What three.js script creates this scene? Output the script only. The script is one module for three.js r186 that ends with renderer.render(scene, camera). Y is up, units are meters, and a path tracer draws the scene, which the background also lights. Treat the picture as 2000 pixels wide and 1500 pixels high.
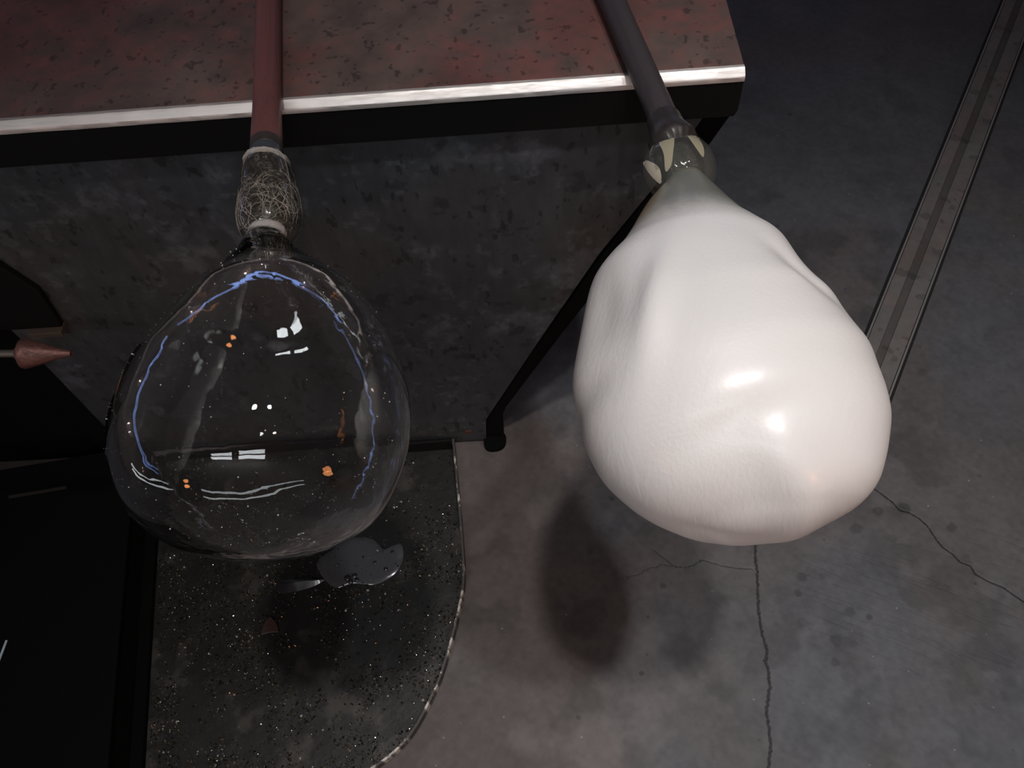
import * as THREE from 'three';
import { RoundedBoxGeometry } from 'three/addons/geometries/RoundedBoxGeometry.js';
import { mergeGeometries, mergeVertices, toCreasedNormals } from 'three/addons/utils/BufferGeometryUtils.js';
import { RectAreaLightUniformsLib } from 'three/addons/lights/RectAreaLightUniformsLib.js';

// ---------------------------------------------------------------- camera, lights, exposure
const scene = new THREE.Scene();
scene.background = new THREE.Color(0x000000);
const renderer = new THREE.WebGLRenderer({ antialias: true });
renderer.toneMapping = THREE.LinearToneMapping;
renderer.toneMappingExposure = 0.69;
renderer.shadowMap.enabled = true;
RectAreaLightUniformsLib.init();

const FOCAL = 1650;                                     // pixels of a 2000 x 1500 frame
const camera = new THREE.PerspectiveCamera(2 * Math.atan(750 / FOCAL) * 180 / Math.PI, 4 / 3, 0.02, 40);
{
  const u = new THREE.Vector3(-120, 1031, 1650).normalize();          // world up seen from the camera
  const t = new THREE.Vector3(1, 0.06, 0.036); t.addScaledVector(u, -t.dot(u)).normalize();
  const z = new THREE.Vector3().crossVectors(t, u);
  const m = new THREE.Matrix4().makeBasis(new THREE.Vector3(t.x, u.x, z.x), new THREE.Vector3(t.y, u.y, z.y), new THREE.Vector3(t.z, u.z, z.z));
  camera.quaternion.setFromRotationMatrix(m);
  camera.position.set(0, 1.6, 0);
  camera.updateMatrixWorld();
}
scene.add(camera);

const LAMPS = [ // position, target, candela, colour
  { p: [0.30, 4.7, 0.06], to: [0.50, 0, -0.30], cd: 29, c: [1.0, 0.92, 0.87], ang: 0.46, label: 'round black ceiling spotlight hanging nearest above the white glass bubble' },
  { p: [1.00, 4.7, 0.06], to: [0.80, 0, -0.25], cd: 29, c: [0.93, 0.96, 1.0], ang: 0.46, label: 'round black ceiling spotlight hanging above the floor track' },
];
const FILL_LIGHT = 12;                                  // luminance of the two added fill panels at the front

// ---------------------------------------------------------------- helpers
function rng(seed) { let a = seed >>> 0; return () => { a = (a + 0x6D2B79F5) | 0; let t = Math.imul(a ^ (a >>> 15), 1 | a); t = (t + Math.imul(t ^ (t >>> 7), 61 | t)) ^ t; return ((t ^ (t >>> 14)) >>> 0) / 4294967296; }; }
const clamp = (x, a = 0, b = 1) => Math.min(b, Math.max(a, x));
const sstep = (a, b, x) => { const t = clamp((x - a) / (b - a)); return t * t * (3 - 2 * t); };
const lerp = (a, b, t) => a + (b - a) * t;
const V = (x, y, z) => new THREE.Vector3(x, y, z);

function makeNoise(seed) {                               // value noise with a period
  const r = rng(seed), T = new Float32Array(65536); for (let i = 0; i < 65536; i++) T[i] = r();
  const h = (x, y, p) => T[((((x % p) + p) % p) * 197 + (((y % p) + p) % p) * 3571) & 65535];
  const n = (x, y, p) => { const X = Math.floor(x), Y = Math.floor(y), fx = x - X, fy = y - Y, u = fx * fx * (3 - 2 * fx), v = fy * fy * (3 - 2 * fy); return lerp(lerp(h(X, Y, p), h(X + 1, Y, p), u), lerp(h(X, Y + 1, p), h(X + 1, Y + 1, p), u), v); };
  return (u, v, p, oct = 4) => { let s = 0, a = 0.5, w = 0; for (let o = 0; o < oct; o++) { s += a * n(u * p, v * p, p); w += a; a *= 0.55; p *= 2; u += 0.37; v += 0.19; } return s / w; };
}
function dataTex(size, fn, srgb) {                       // fn(u, v) -> [r, g, b] 0..1
  const d = new Uint8Array(size * size * 4);
  for (let j = 0; j < size; j++) for (let i = 0; i < size; i++) { const c = fn((i + 0.5) / size, (j + 0.5) / size, i, j), k = (j * size + i) * 4; d[k] = clamp(c[0]) * 255; d[k + 1] = clamp(c[1]) * 255; d[k + 2] = clamp(c[2]) * 255; d[k + 3] = 255; }
  const t = new THREE.DataTexture(d, size, size); t.wrapS = t.wrapT = THREE.RepeatWrapping; t.magFilter = THREE.LinearFilter; t.minFilter = THREE.LinearMipmapLinearFilter; t.generateMipmaps = true;
  if (srgb) t.colorSpace = THREE.SRGBColorSpace; t.needsUpdate = true; return t;
}
const grey = (x) => [x, x, x];

const used = {};
function numbered(n) { used[n] = (used[n] ?? -1) + 1; return used[n] ? n + '_' + String(used[n]).padStart(3, '0') : n; }
function mesh(name, geo, mat, parent) {
  const m = new THREE.Mesh(geo, mat); m.name = parent === scene ? numbered(name) : name; m.castShadow = m.receiveShadow = true; parent.add(m); return m;
}
function thing(name, label, category, [x, y, z] = [0, 0, 0], group) {
  const g = new THREE.Group(); g.name = numbered(name); g.position.set(x, y, z); g.userData = { label, category }; if (group) g.userData.group = group; scene.add(g); return g;
}
function struct(name, geo, mat) { const m = mesh(name, geo, mat, scene); m.userData.kind = 'structure'; return m; }
function at(geo, x, y, z) { geo.translate(x, y, z); return geo; }
function planarUV(geo, fu, fv) {                         // uv in metres from positions
  const p = geo.attributes.position, uv = new Float32Array(p.count * 2);
  for (let i = 0; i < p.count; i++) { const x = p.getX(i), y = p.getY(i), z = p.getZ(i); uv[2 * i] = fu(x, y, z); uv[2 * i + 1] = fv(x, y, z); }
  geo.setAttribute('uv', new THREE.BufferAttribute(uv, 2)); return geo;
}
function boxG(x0, x1, y0, y1, z0, z1, r = 0.002) { return at(new RoundedBoxGeometry(x1 - x0, y1 - y0, z1 - z0, 2, Math.min(r, (x1 - x0) / 2.1, (y1 - y0) / 2.1, (z1 - z0) / 2.1)), (x0 + x1) / 2, (y0 + y1) / 2, (z0 + z1) / 2); }
function prismXY(pts, z0, z1, bevel = 0.001) {           // outline in x, y pushed from z0 to z1
  const s = new THREE.Shape(pts.map((p) => new THREE.Vector2(p[0], p[1])));
  const g = new THREE.ExtrudeGeometry(s, { depth: z1 - z0 - 2 * bevel, bevelEnabled: true, bevelThickness: bevel, bevelSize: bevel, bevelOffset: -bevel, bevelSegments: 2, curveSegments: 12 });
  return at(g, 0, 0, z0 + bevel);
}
function prismXZ(pts, y0, y1, bevel = 0.001) {           // outline in x, z pushed up from y0 to y1
  const s = new THREE.Shape(pts.map((p) => new THREE.Vector2(p[0], -p[1])));
  const g = new THREE.ExtrudeGeometry(s, { depth: y1 - y0 - 2 * bevel, bevelEnabled: true, bevelThickness: bevel, bevelSize: bevel, bevelOffset: -bevel, bevelSegments: 2 });
  g.rotateX(-Math.PI / 2); return at(g, 0, y0 + bevel, 0);
}
function smoothXZ(pts, closed, n) { return new THREE.CatmullRomCurve3(pts.map((p) => V(p[0], 0, p[1])), closed, 'centripetal').getSpacedPoints(n).map((p) => [p.x, p.z]); }
function ribbonWall(path, y0, hFn, thick) {              // an upright strip of sheet along a path in x, z
  const n = path.length, pos = [], idx = [];
  for (let i = 0; i < n; i++) {
    const a = path[Math.max(0, i - 1)], b = path[Math.min(n - 1, i + 1)]; let dx = b[0] - a[0], dz = b[1] - a[1]; const l = Math.hypot(dx, dz); dx /= l; dz /= l;
    const h = hFn(i / (n - 1)), [x, z] = path[i], e = thick / 2;
    pos.push(x - dz * e, y0, z + dx * e, x - dz * e, y0 + h, z + dx * e, x + dz * e, y0 + h, z - dx * e, x + dz * e, y0, z - dx * e);
    if (i) for (let k = 0; k < 4; k++) { const p = (i - 1) * 4 + k, q = (i - 1) * 4 + (k + 1) % 4; idx.push(p, q, p + 4, q, q + 4, p + 4); }
  }
  idx.push(0, 3, 1, 1, 3, 2); const o = (n - 1) * 4; idx.push(o, o + 1, o + 3, o + 1, o + 2, o + 3);
  const g = new THREE.BufferGeometry(); g.setAttribute('position', new THREE.Float32BufferAttribute(pos, 3)); g.setIndex(idx);
  return toCreasedNormals(g, 0.6);
}
const lathe = (prof, seg = 64) => { const g = new THREE.LatheGeometry(prof.map((p) => new THREE.Vector2(p[0], p[1])), seg); g.rotateX(Math.PI / 2); return g; };   // profile (radius, distance along z)
function wobble(geo, amp, freq, seed) {
  const N = makeNoise(seed), p = geo.attributes.position; geo.computeVertexNormals(); const n = geo.attributes.normal;
  for (let i = 0; i < p.count; i++) { const x = p.getX(i), y = p.getY(i), z = p.getZ(i); const d = amp * (N(x * freq + 7.3 + y * freq * 0.7, z * freq + 3.1 - y * freq * 0.6, 64, 3) - 0.5) * 2; p.setXYZ(i, x + n.getX(i) * d, y + n.getY(i) * d, z + n.getZ(i) * d); }
  geo.computeVertexNormals(); return geo;
}

const N1 = makeNoise(11), N2 = makeNoise(23), N3 = makeNoise(37);
const std = (o) => new THREE.MeshStandardMaterial(o), phys = (o) => new THREE.MeshPhysicalMaterial(o);
const lin = (r, g, b) => new THREE.Color().setRGB(r, g, b);

// ---------------------------------------------------------------- room shell
const S = 3.2, FX = -1.3, FZ = -2.8, FT = 2048;          // the floor's picture covers 3.2 m and repeats
const mark = new Float32Array(FT * FT), spot = new Float32Array(FT * FT);
function stamp(buf, x, z, r, a, rag = 0) {
  const cx = (x - FX) / S * FT, cz = (z - FZ) / S * FT, rr = Math.max(0.8, r / S * FT), R = Math.ceil(rr * 1.6 + 1);
  for (let j = -R; j <= R; j++) for (let i = -R; i <= R; i++) {
    const X = Math.round(cx) + i, Z = Math.round(cz) + j; if (X < 0 || Z < 0 || X >= FT || Z >= FT) continue;
    const d = Math.hypot(X - cx, Z - cz) / (rr * (1 + rag * (N2(X / FT, Z / FT, 256, 2) - 0.5) * 2)), k = Z * FT + X;
    buf[k] = Math.max(buf[k], a * (1 - sstep(0.65, 1.15, d)));
  }
}
function crackLine(pts, w, a, seed, jig = 0.004) {
  const r = rng(seed);
  for (let i = 1; i < pts.length; i++) {
    const [x0, z0] = pts[i - 1], [x1, z1] = pts[i], n = Math.ceil(Math.hypot(x1 - x0, z1 - z0) / 0.0008);
    for (let k = 0; k < n; k++) { const t = k / n, o = (N3(x0 + t * 0.03 + seed, i * 0.07 + t * 0.07, 128, 3) - 0.5) * jig; stamp(mark, lerp(x0, x1, t) + o, lerp(z0, z1, t) + o * 0.6, w * (0.6 + 0.8 * N1(i * 0.13 + t * 0.13, seed * 0.1, 64, 2)), a * (0.75 + 0.25 * r())); }
  }
}
crackLine([[0.40, -0.74], [0.398, -0.597], [0.393, -0.567], [0.392, -0.546], [0.385, -0.501], [0.381, -0.472], [0.379, -0.447], [0.379, -0.424], [0.382, -0.405], [0.382, -0.391], [0.375, -0.377], [0.378, -0.364], [0.375, -0.332], [0.361, -0.289], [0.359, -0.239], [0.347, -0.198], [0.34, 0.1]], 0.0021, 1, 5);
crackLine([[0.56, -0.80], [0.66, -0.701], [0.682, -0.676], [0.694, -0.656], [0.71, -0.65], [0.726, -0.636], [0.737, -0.621], [0.747, -0.589], [0.753, -0.575], [0.768, -0.56], [0.777, -0.544], [0.794, -0.535], [0.798, -0.519], [0.817, -0.503], [0.841, -0.49], [0.851, -0.479], [0.869, -0.461], [1.0, -0.36], [1.3, -0.2]], 0.0019, 1, 9);
crackLine([[0.20, -0.60], [0.235, -0.565], [0.26, -0.56], [0.29, -0.575], [0.33, -0.56], [0.385, -0.55]], 0.0012, 0.65, 13, 0.012);
crackLine([[0.14, -0.545], [0.18, -0.56], [0.21, -0.57], [0.235, -0.565]], 0.0011, 0.5, 17, 0.012);
{
  const r = rng(77);
  for (const [x, z, s] of [[0.474, -0.531, 0.009], [0.458, -0.445, 0.010], [0.783, -0.615, 0.010], [0.512, -0.529, 0.006], [0.665, -0.597, 0.010], [0.65, -0.656, 0.011], [0.461, -0.499, 0.007], [0.509, -0.408, 0.013], [0.828, -0.974, 0.012], [0.535, -0.402, 0.013], [0.70, -0.66, 0.014], [0.60, -0.62, 0.012], [0.55, -0.46, 0.010], [0.50, -0.37, 0.011], [0.87, -0.72, 0.006], [0.79, -0.55, 0.011], [0.71, -0.58, 0.009]]) stamp(spot, x, z, s, 0.35 + 0.5 * r(), 0.5);
  for (let i = 0; i < 240; i++) stamp(spot, 0.0 + 1.9 * r(), -2.2 + 2.4 * r(), 0.001 + 0.006 * r() ** 3, 0.3 + 0.6 * r(), 0.6);
  for (let i = 0; i < 55; i++) {                          // faint drag scratches
    const x = 0.45 + 0.45 * r(), z = -0.62 + 0.25 * r(), l = 0.03 + 0.1 * r(), a = 0.35 + 0.3 * r();
    for (let k = 0; k < 60; k++) stamp(mark, x + l * k / 60, z + l * k / 60 * a, 0.0007, 0.10 + 0.1 * r());
  }
}
const chips = new Float32Array(FT * FT); { const r = rng(99); for (let i = 0; i < 150; i++) stamp(chips, -0.25 + 2.0 * r(), -1.9 + 2.2 * r(), 0.0009 + 0.0012 * r(), 0.5 + 0.5 * r()); }
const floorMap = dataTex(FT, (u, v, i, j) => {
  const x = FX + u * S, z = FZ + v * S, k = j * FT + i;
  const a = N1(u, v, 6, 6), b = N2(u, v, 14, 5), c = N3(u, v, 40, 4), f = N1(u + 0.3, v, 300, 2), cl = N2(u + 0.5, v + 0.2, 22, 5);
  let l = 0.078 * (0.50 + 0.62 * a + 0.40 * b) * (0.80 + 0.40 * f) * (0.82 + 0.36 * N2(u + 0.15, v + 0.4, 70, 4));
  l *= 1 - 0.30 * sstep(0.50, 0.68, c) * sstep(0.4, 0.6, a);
  const warm = clamp(sstep(0.36, 0.62, N3(u + 0.1, v + 0.7, 9, 4)) * 0.55 + 0.75 * sstep(0.28, -0.05, x + (b - 0.5) * 0.5) * sstep(-1.2, -0.8, z));  // random blotches; by the bench rust dust and warm lamplight in the colour
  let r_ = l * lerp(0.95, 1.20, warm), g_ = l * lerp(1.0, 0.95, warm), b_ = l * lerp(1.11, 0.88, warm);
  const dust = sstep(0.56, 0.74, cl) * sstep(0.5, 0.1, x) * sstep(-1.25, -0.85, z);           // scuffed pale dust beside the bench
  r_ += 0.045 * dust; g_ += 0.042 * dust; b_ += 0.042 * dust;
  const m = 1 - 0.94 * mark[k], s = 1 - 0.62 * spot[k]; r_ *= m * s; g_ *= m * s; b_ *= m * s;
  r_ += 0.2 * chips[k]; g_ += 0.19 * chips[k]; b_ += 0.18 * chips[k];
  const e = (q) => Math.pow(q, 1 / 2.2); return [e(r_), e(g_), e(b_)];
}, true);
const floorBump = dataTex(FT, (u, v, i, j) => grey(0.6 + 0.22 * (N1(u, v, 300, 3) - 0.5) + 0.25 * (N2(u, v, 24, 4) - 0.5) - 0.5 * mark[j * FT + i] + 0.2 * chips[j * FT + i]));
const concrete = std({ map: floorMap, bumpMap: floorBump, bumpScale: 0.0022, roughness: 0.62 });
const RX0 = -5, RX1 = 5.5, RZ0 = -5, RZ1 = 4.5, RH = 5.2;
const wallTex = dataTex(512, (u, v) => { const l = 0.52 + 0.2 * N1(u, v, 6, 5); return [l, l * 0.98, l * 0.96]; }, true);
const wallMat = std({ map: wallTex, roughness: 0.9 });
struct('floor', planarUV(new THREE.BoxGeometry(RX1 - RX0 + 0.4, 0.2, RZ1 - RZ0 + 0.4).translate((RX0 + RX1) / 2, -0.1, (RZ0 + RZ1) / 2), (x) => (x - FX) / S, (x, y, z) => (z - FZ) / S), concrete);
struct('ceiling', new THREE.BoxGeometry(RX1 - RX0 + 0.4, 0.2, RZ1 - RZ0 + 0.4).translate((RX0 + RX1) / 2, RH + 0.1, (RZ0 + RZ1) / 2), wallMat);
struct('wall_back', new THREE.BoxGeometry(RX1 - RX0 + 0.4, RH, 0.2).translate((RX0 + RX1) / 2, RH / 2, RZ0 - 0.1), wallMat);
struct('wall_front', new THREE.BoxGeometry(RX1 - RX0 + 0.4, RH, 0.2).translate((RX0 + RX1) / 2, RH / 2, RZ1 + 0.1), wallMat);
struct('wall_left', new THREE.BoxGeometry(0.2, RH, RZ1 - RZ0).translate(RX0 - 0.1, RH / 2, (RZ0 + RZ1) / 2), wallMat);
struct('wall_right', new THREE.BoxGeometry(0.2, RH, RZ1 - RZ0).translate(RX1 + 0.1, RH / 2, (RZ0 + RZ1) / 2), wallMat);

// ---------------------------------------------------------------- materials shared by the steel things
const scuffs = dataTex(1024, (u, v) => {
  const a = N1(u, v, 5, 6), b = N2(u, v, 18, 6), c = N3(u, v * 1, 60, 4), st = N1(u, v, 9, 5), dr = N2(u * 4, v, 24, 4);
  let l = 0.041 + 0.024 * a + 0.02 * (c - 0.5);
  const bl = sstep(0.55, 0.75, b) * sstep(0.42, 0.62, st);                       // pale oxidised blotches
  const sp = sstep(0.70, 0.78, N2(u + 0.4, v, 44, 3));
  l *= 1 - 0.38 * sp; l *= 0.9 + 0.25 * (dr - 0.4) * 2; l *= 1 - 0.55 * sstep(0.71, 0.76, N3(u + 0.2, v * 0.5, 96, 3)); const w = sstep(0.45, 0.75, N3(u, v, 4, 3)), w2 = sstep(0.60, 0.72, N1(u + 0.6, v, 80, 3)) * sstep(0.45, 0.6, b); l += 0.03 * w2;
  const e = (q) => Math.pow(q, 1 / 2.2);
  return [e(l * lerp(0.88, 1.02, w) + 0.046 * bl), e(l + 0.049 * bl), e(l * lerp(1.14, 0.96, w) + 0.060 * bl)];
}, true);
const scuffBump = dataTex(512, (u, v) => grey(0.5 + 0.5 * (N2(u, v, 30, 5) - 0.5)));
const sheetSteel = std({ map: scuffs, bumpMap: scuffBump, bumpScale: 0.0008, roughness: 0.62, metalness: 0.15 });
const blackSteel = phys({ color: lin(0.004, 0.004, 0.004), specularIntensity: 0.5, roughness: 0.65, bumpMap: scuffBump, bumpScale: 0.0008 });
const blackRough = phys({ color: lin(0.0025, 0.0025, 0.0025), roughness: 0.95, specularIntensity: 0.25 });
const rustTex = dataTex(1024, (u, v) => {
  const a = N1(u, v, 8, 5), b = N2(u, v * 1, 30, 4), s = N3(u * 1, v * 1, 90, 3), st = N1(u + 0.2, v, 3, 3);
  const k = 0.65 + 0.7 * (a - 0.5) + 0.5 * (b - 0.5), w = sstep(0.35, 0.65, st + (b - 0.5) * 0.5), p = sstep(0.68, 0.76, s);
  const e = (q) => Math.pow(Math.max(q, 0), 1 / 2.2);
  return [e(k * lerp(0.235, 0.275, w) * (1 - 0.5 * p)), e(k * lerp(0.160, 0.115, w) * (1 - 0.5 * p)), e(k * lerp(0.138, 0.102, w) * (1 - 0.5 * p))];
}, true);
const rust = std({ map: rustTex, bumpMap: scuffBump, bumpScale: 0.001, roughness: 0.6, metalness: 0.2 });
const brushed = dataTex(512, (u, v) => grey(0.4 + 0.35 * N1(u * 1, v * 1, 64, 3) + 0.25 * N2(u, v, 16, 2)));
const polished = std({ color: lin(0.93, 0.88, 0.85), metalness: 1, roughness: 0.80, roughnessMap: brushed, bumpMap: brushed, bumpScale: 0.0003 });

// ---------------------------------------------------------------- the marver bench
{
  const b = thing('marver_bench', 'long dark steel marver bench with rusty top and bright worn front edge', 'bench', [-0.65, 0, -1.22]);
  const G = new THREE.Group(); const put = (n, g, m) => { g.translate(0.65, 0, 1.22); return mesh(n, g, m, b); };
  const X0 = -1.75, X1 = 0.268, Z0 = -1.62, Z1 = -0.85, T = 0.92, B = 0.852;
  put('slab', prismXY([[X0, B], [X1 - 0.004, B], [X1, B + 0.010], [X1, T - 0.006], [X0, T - 0.006]], Z0, Z1 - 0.001, 0.0015), blackSteel);
  put('top_plate', planarUV(boxG(X0, X1, T - 0.008, T, Z0, Z1 - 0.0142, 0.0012), (x) => x * 1.2, (x, y, z) => z * 1.2), rust);
  {                                                        // worn bar along the front edge with a rounded nose
    const s = new THREE.Shape(), r = 0.0062; s.moveTo(-0.0138, -0.014); s.lineTo(0, -0.014); s.lineTo(0, -0.0080); s.quadraticCurveTo(-0.0002, -0.0062, -0.0018, -0.0050); s.lineTo(-0.0064, -0.0016); s.quadraticCurveTo(-0.0090, 0, -0.0115, 0.0001); s.lineTo(-0.0138, 0); s.closePath();
    const len = X1 - X0, g = new THREE.ExtrudeGeometry(s, { depth: len, bevelEnabled: false, steps: 160, curveSegments: 10 });
    const p = g.attributes.position;
    for (let i = 0; i < p.count; i++) { const w = (N1(p.getZ(i) * 0.9, 0.3, 32, 4) - 0.5) * 0.0016; if (p.getX(i) > -0.0132) p.setXY(i, p.getX(i) + w, p.getY(i) + (p.getY(i) > -0.0095 ? w * 0.5 : 0)); }
    g.rotateY(Math.PI / 2); g.rotateY(0);                  // shape x -> -z, extrude -> x
    const q = g.attributes.position; for (let i = 0; i < q.count; i++) q.setXYZ(i, q.getX(i) + X0, q.getY(i) + T + 0.0002, -q.getZ(i) + Z1);
    const ix = g.index; if (ix) { for (let i = 0; i < ix.count; i += 3) { const t = ix.getX(i); ix.setX(i, ix.getX(i + 1)); ix.setX(i + 1, t); } }
    else { const P = g.attributes.position.array; for (let i = 0; i < P.length; i += 9) for (let k = 0; k < 3; k++) { const t = P[i + k]; P[i + k] = P[i + 3 + k]; P[i + 3 + k] = t; } }
    g.deleteAttribute('normal'); const h = toCreasedNormals(g, 0.7); planarUV(h, (x) => x * 1.5, (x, y, z) => z * 40 + y * 40);
    put('edge_bar', h, polished);
  }
  const panel = put('front_panel', planarUV(prismXY([[-0.889, 0.012], [-0.126, 0.011], [-0.119, 0.094], [0.012, 0.393], [0.1, 0.588], [0.173, 0.722], [0.232, 0.853], [-0.889, 0.853]], -0.868, -0.862, 0.0012), (x) => x * 0.9 + 0.1, (x, y) => y * 0.9), sheetSteel);
  put('leg', prismXY([[-0.118, 0.088], [0.012, 0.386], [0.172, 0.715], [0.234, 0.853], [0.270, 0.853], [0.210, 0.715], [0.046, 0.387], [-0.074, 0.134], [-0.087, 0.09], [-0.088, 0.0], [-0.126, 0.0]], -0.905, -0.866, 0.003), blackRough);
  put('leg', prismXY([[-0.945, 0], [-0.888, 0], [-0.888, 0.853], [-0.945, 0.853]], -0.905, -0.864, 0.003), blackRough);
  put('added_sheet', boxG(-1.60, -0.9455, 0.002, 0.852, -0.900, -0.880, 0.002), blackRough);  // added black sheet, keeps the open area left of the leg black
  put('leg', boxG(-1.70, -1.64, 0, 0.853, -1.58, -1.52, 0.003), blackRough);
  put('leg', boxG(0.17, 0.23, 0, 0.853, -1.58, -1.52, 0.003), blackRough);
  put('foot', prismXZ(smoothXZ([[-0.128, -0.872], [-0.086, -0.872], [-0.086, -0.848], [-0.096, -0.838], [-0.118, -0.836], [-0.128, -0.842]], true, 30), 0.0, 0.014, 0.002), blackRough);
  const pm = mesh('paint_chip', new RoundedBoxGeometry(0.014, 0.010, 0.002, 2, 0.0009).translate(-0.16 + 0.65, 0.048, -0.8615 + 1.22), std({ color: lin(0.11, 0.022, 0.016), roughness: 0.6 }), panel);
  pm.userData.label = 'small red paint mark';
}

// ---------------------------------------------------------------- black plate, copper nozzle and cabinet at the left
{
  const b = thing('side_plate', 'black upright steel plate with a brown lower lip at the left end of the bench', 'plate', [-0.95, 0.5, -0.85]);
  const put = (n, g, m) => mesh(n, g.translate(0.95, -0.5, 0.85), m, b);
  put('plate', prismXY([[-1.20, 0.507], [-0.790, 0.507], [-0.779, 0.60], [-0.804, 0.665], [-0.858, 0.82], [-0.862, 0.850], [-1.20, 0.850]], -0.8615, -0.850, 0.002), blackSteel);
  put('lip', boxG(-0.846, -0.789, 0.497, 0.508, -0.8615, -0.838, 0.0015), std({ color: lin(0.075, 0.050, 0.036), roughness: 0.7, bumpMap: scuffBump, bumpScale: 0.001 })).userData.label = 'brown rusty lip plate';
}
{
  const copperTex = dataTex(512, (u, v) => { const a = N1(u, v, 12, 5), b = N2(u, v, 60, 3), k = 0.55 + 0.9 * (a - 0.5) + 0.6 * (b - 0.5); const e = (q) => Math.pow(clamp(q), 1 / 2.2); return [e(k * 0.30), e(k * 0.135), e(k * 0.110)]; }, true);
  const copper = std({ map: copperTex, bumpMap: scuffBump, bumpScale: 0.0006, roughness: 0.5, metalness: 0.45 });
  const t = thing('torch_nozzle', 'copper cone nozzle on a thin grey rod pointing right', 'nozzle', [-0.687, 0.706, -0.655]);
  t.rotation.set(0, 0, -0.10); t.rotation.order = 'YXZ';
  const turn = (g) => g.rotateY(Math.PI / 2);
  mesh('cone', turn(lathe([[0, -0.004], [0.016, -0.004], [0.0195, -0.003], [0.0205, 0.0], [0.0200, 0.004], [0.0152, 0.020], [0.0098, 0.037], [0.0055, 0.051], [0.0042, 0.060], [0.0030, 0.061], [0.0022, 0.059], [0, 0.056]], 48)), copper, t);
  mesh('rod', turn(lathe([[0, -0.52], [0.0052, -0.52], [0.0052, -0.004], [0, -0.004]], 24)), std({ color: lin(0.16, 0.15, 0.13), roughness: 0.4, metalness: 0.6 }), t);
  const post = mesh('stand_post', new THREE.CylinderGeometry(0.009, 0.009, 0.66, 20).translate(0, -0.31, 0), blackSteel, t); post.position.set(-0.50, 0, 0.011); post.rotation.z = 0.10;
  const base = mesh('stand_base', new THREE.LatheGeometry([[0, 0], [0.055, 0], [0.058, 0.003], [0.056, 0.010], [0.018, 0.016], [0.010, 0.030], [0, 0.030]].map((q) => new THREE.Vector2(...q)), 40), blackSteel, t); base.rotation.z = 0.10;
  base.position.set(-0.50 + 0.0998 * 0.6535, -0.995 * 0.6535, 0.011);
  mesh('collar', turn(lathe([[0.005, -0.012], [0.0085, -0.011], [0.0085, -0.004], [0.005, -0.003]], 24)), copper, t);
}
{
  const c = thing('floor_cabinet', 'low black steel cabinet on the floor left of the wet tray', 'cabinet', [-0.95, 0, -0.45]);
  const body = new RoundedBoxGeometry(0.49, 0.094, 1.09, 3, 0.004).translate(0, 0.047, 0), lid = new RoundedBoxGeometry(0.5, 0.006, 1.1, 2, 0.002).translate(0, 0.097, 0);
  c.rotation.y = 0.129; c.position.set(-1.023, 0, -0.266);
  mesh('body', body, blackRough, c); mesh('lid', lid, blackRough, c);
  const hd = new THREE.CapsuleGeometry(0.004, 0.11, 4, 10).rotateZ(Math.PI / 2).translate(0.06, 0.104, -0.48); mesh('handle', hd, std({ color: lin(0.007, 0.005, 0.003), roughness: 0.9 }), c);
  const rod = mesh('highlight_rod', new THREE.CapsuleGeometry(0.0022, 0.16, 6, 12), phys({ color: lin(0.45, 0.62, 0.66), roughness: 0.15, clearcoat: 1 }), scene);  // pale blue rod models a cyan edge highlight
  rod.rotation.set(Math.PI / 2, 0, 0.10); rod.position.set(-1.012, 0.1022, -0.372); rod.userData = { label: 'thin pale blue rod standing in for an edge highlight on the low cabinet', category: 'rod' };
}

// ---------------------------------------------------------------- steel tray with wet broken glass
const trayPts = (() => {
  const right = smoothXZ([[-0.195, -0.857], [-0.187, -0.77], [-0.176, -0.63], [-0.173, -0.571], [-0.175, -0.53], [-0.185, -0.481], [-0.202, -0.415], [-0.225, -0.35], [-0.28, -0.26], [-0.38, -0.20], [-0.52, -0.175], [-0.735, -0.165]], false, 60);
  return { right, all: [...right, [-0.828, -0.838]] };
})();
{
  const t = thing('cullet_tray', 'dark steel floor tray with one rounded corner under the clear glass bubble', 'tray', [-0.5, 0, -0.5]);
  const put = (n, g, m) => mesh(n, g.translate(0.5, 0, 0.5), m, t);
  const trayTex = dataTex(1024, (u, v) => { const a = N1(u, v, 6, 6), b = N2(u, v, 26, 5), d = sstep(0.58, 0.74, N3(u + 0.3, v, 12, 5)); const e = (q) => Math.pow(q, 1 / 2.2); const l = 0.004 + 0.009 * a * b + 0.005 * sstep(0.6, 0.75, b); return [e(l * 1.08 + 0.030 * d), e(l + 0.025 * d), e(l * 0.86 + 0.022 * d)]; }, true);
  put('base_plate', planarUV(prismXZ(trayPts.all, 0.001, 0.006, 0.0008), (x) => x * 1.3, (x, y, z) => z * 1.3), std({ map: trayTex, roughness: 0.45, bumpMap: scuffBump, bumpScale: 0.002 }));
  const rimTex = dataTex(512, (u, v) => { const l = 0.28 + 0.5 * sstep(0.5, 0.7, N2(u, v, 24, 4)); return [l, l * 0.97, l * 0.93]; }, true);
  put('rim', planarUV(ribbonWall(trayPts.right, 0.006, (s) => 0.026 - 0.008 * s, 0.0042), (x, y, z) => x * 3, (x, y, z) => z * 3), std({ map: rimTex, roughness: 0.5, metalness: 0.3 }));
  put('back_wall', ribbonWall([[-0.828, -0.838], [-0.6, -0.850], [-0.4, -0.853], [-0.198, -0.8575]].map(([x, z]) => [x, z + 0.010]), 0.006, () => 0.036, 0.004), blackSteel);
  put('side_wall', ribbonWall([[-0.748, -0.165], [-0.793, -0.49], [-0.841, -0.838]], 0.001, () => 0.014, 0.022), blackRough);
}
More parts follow.
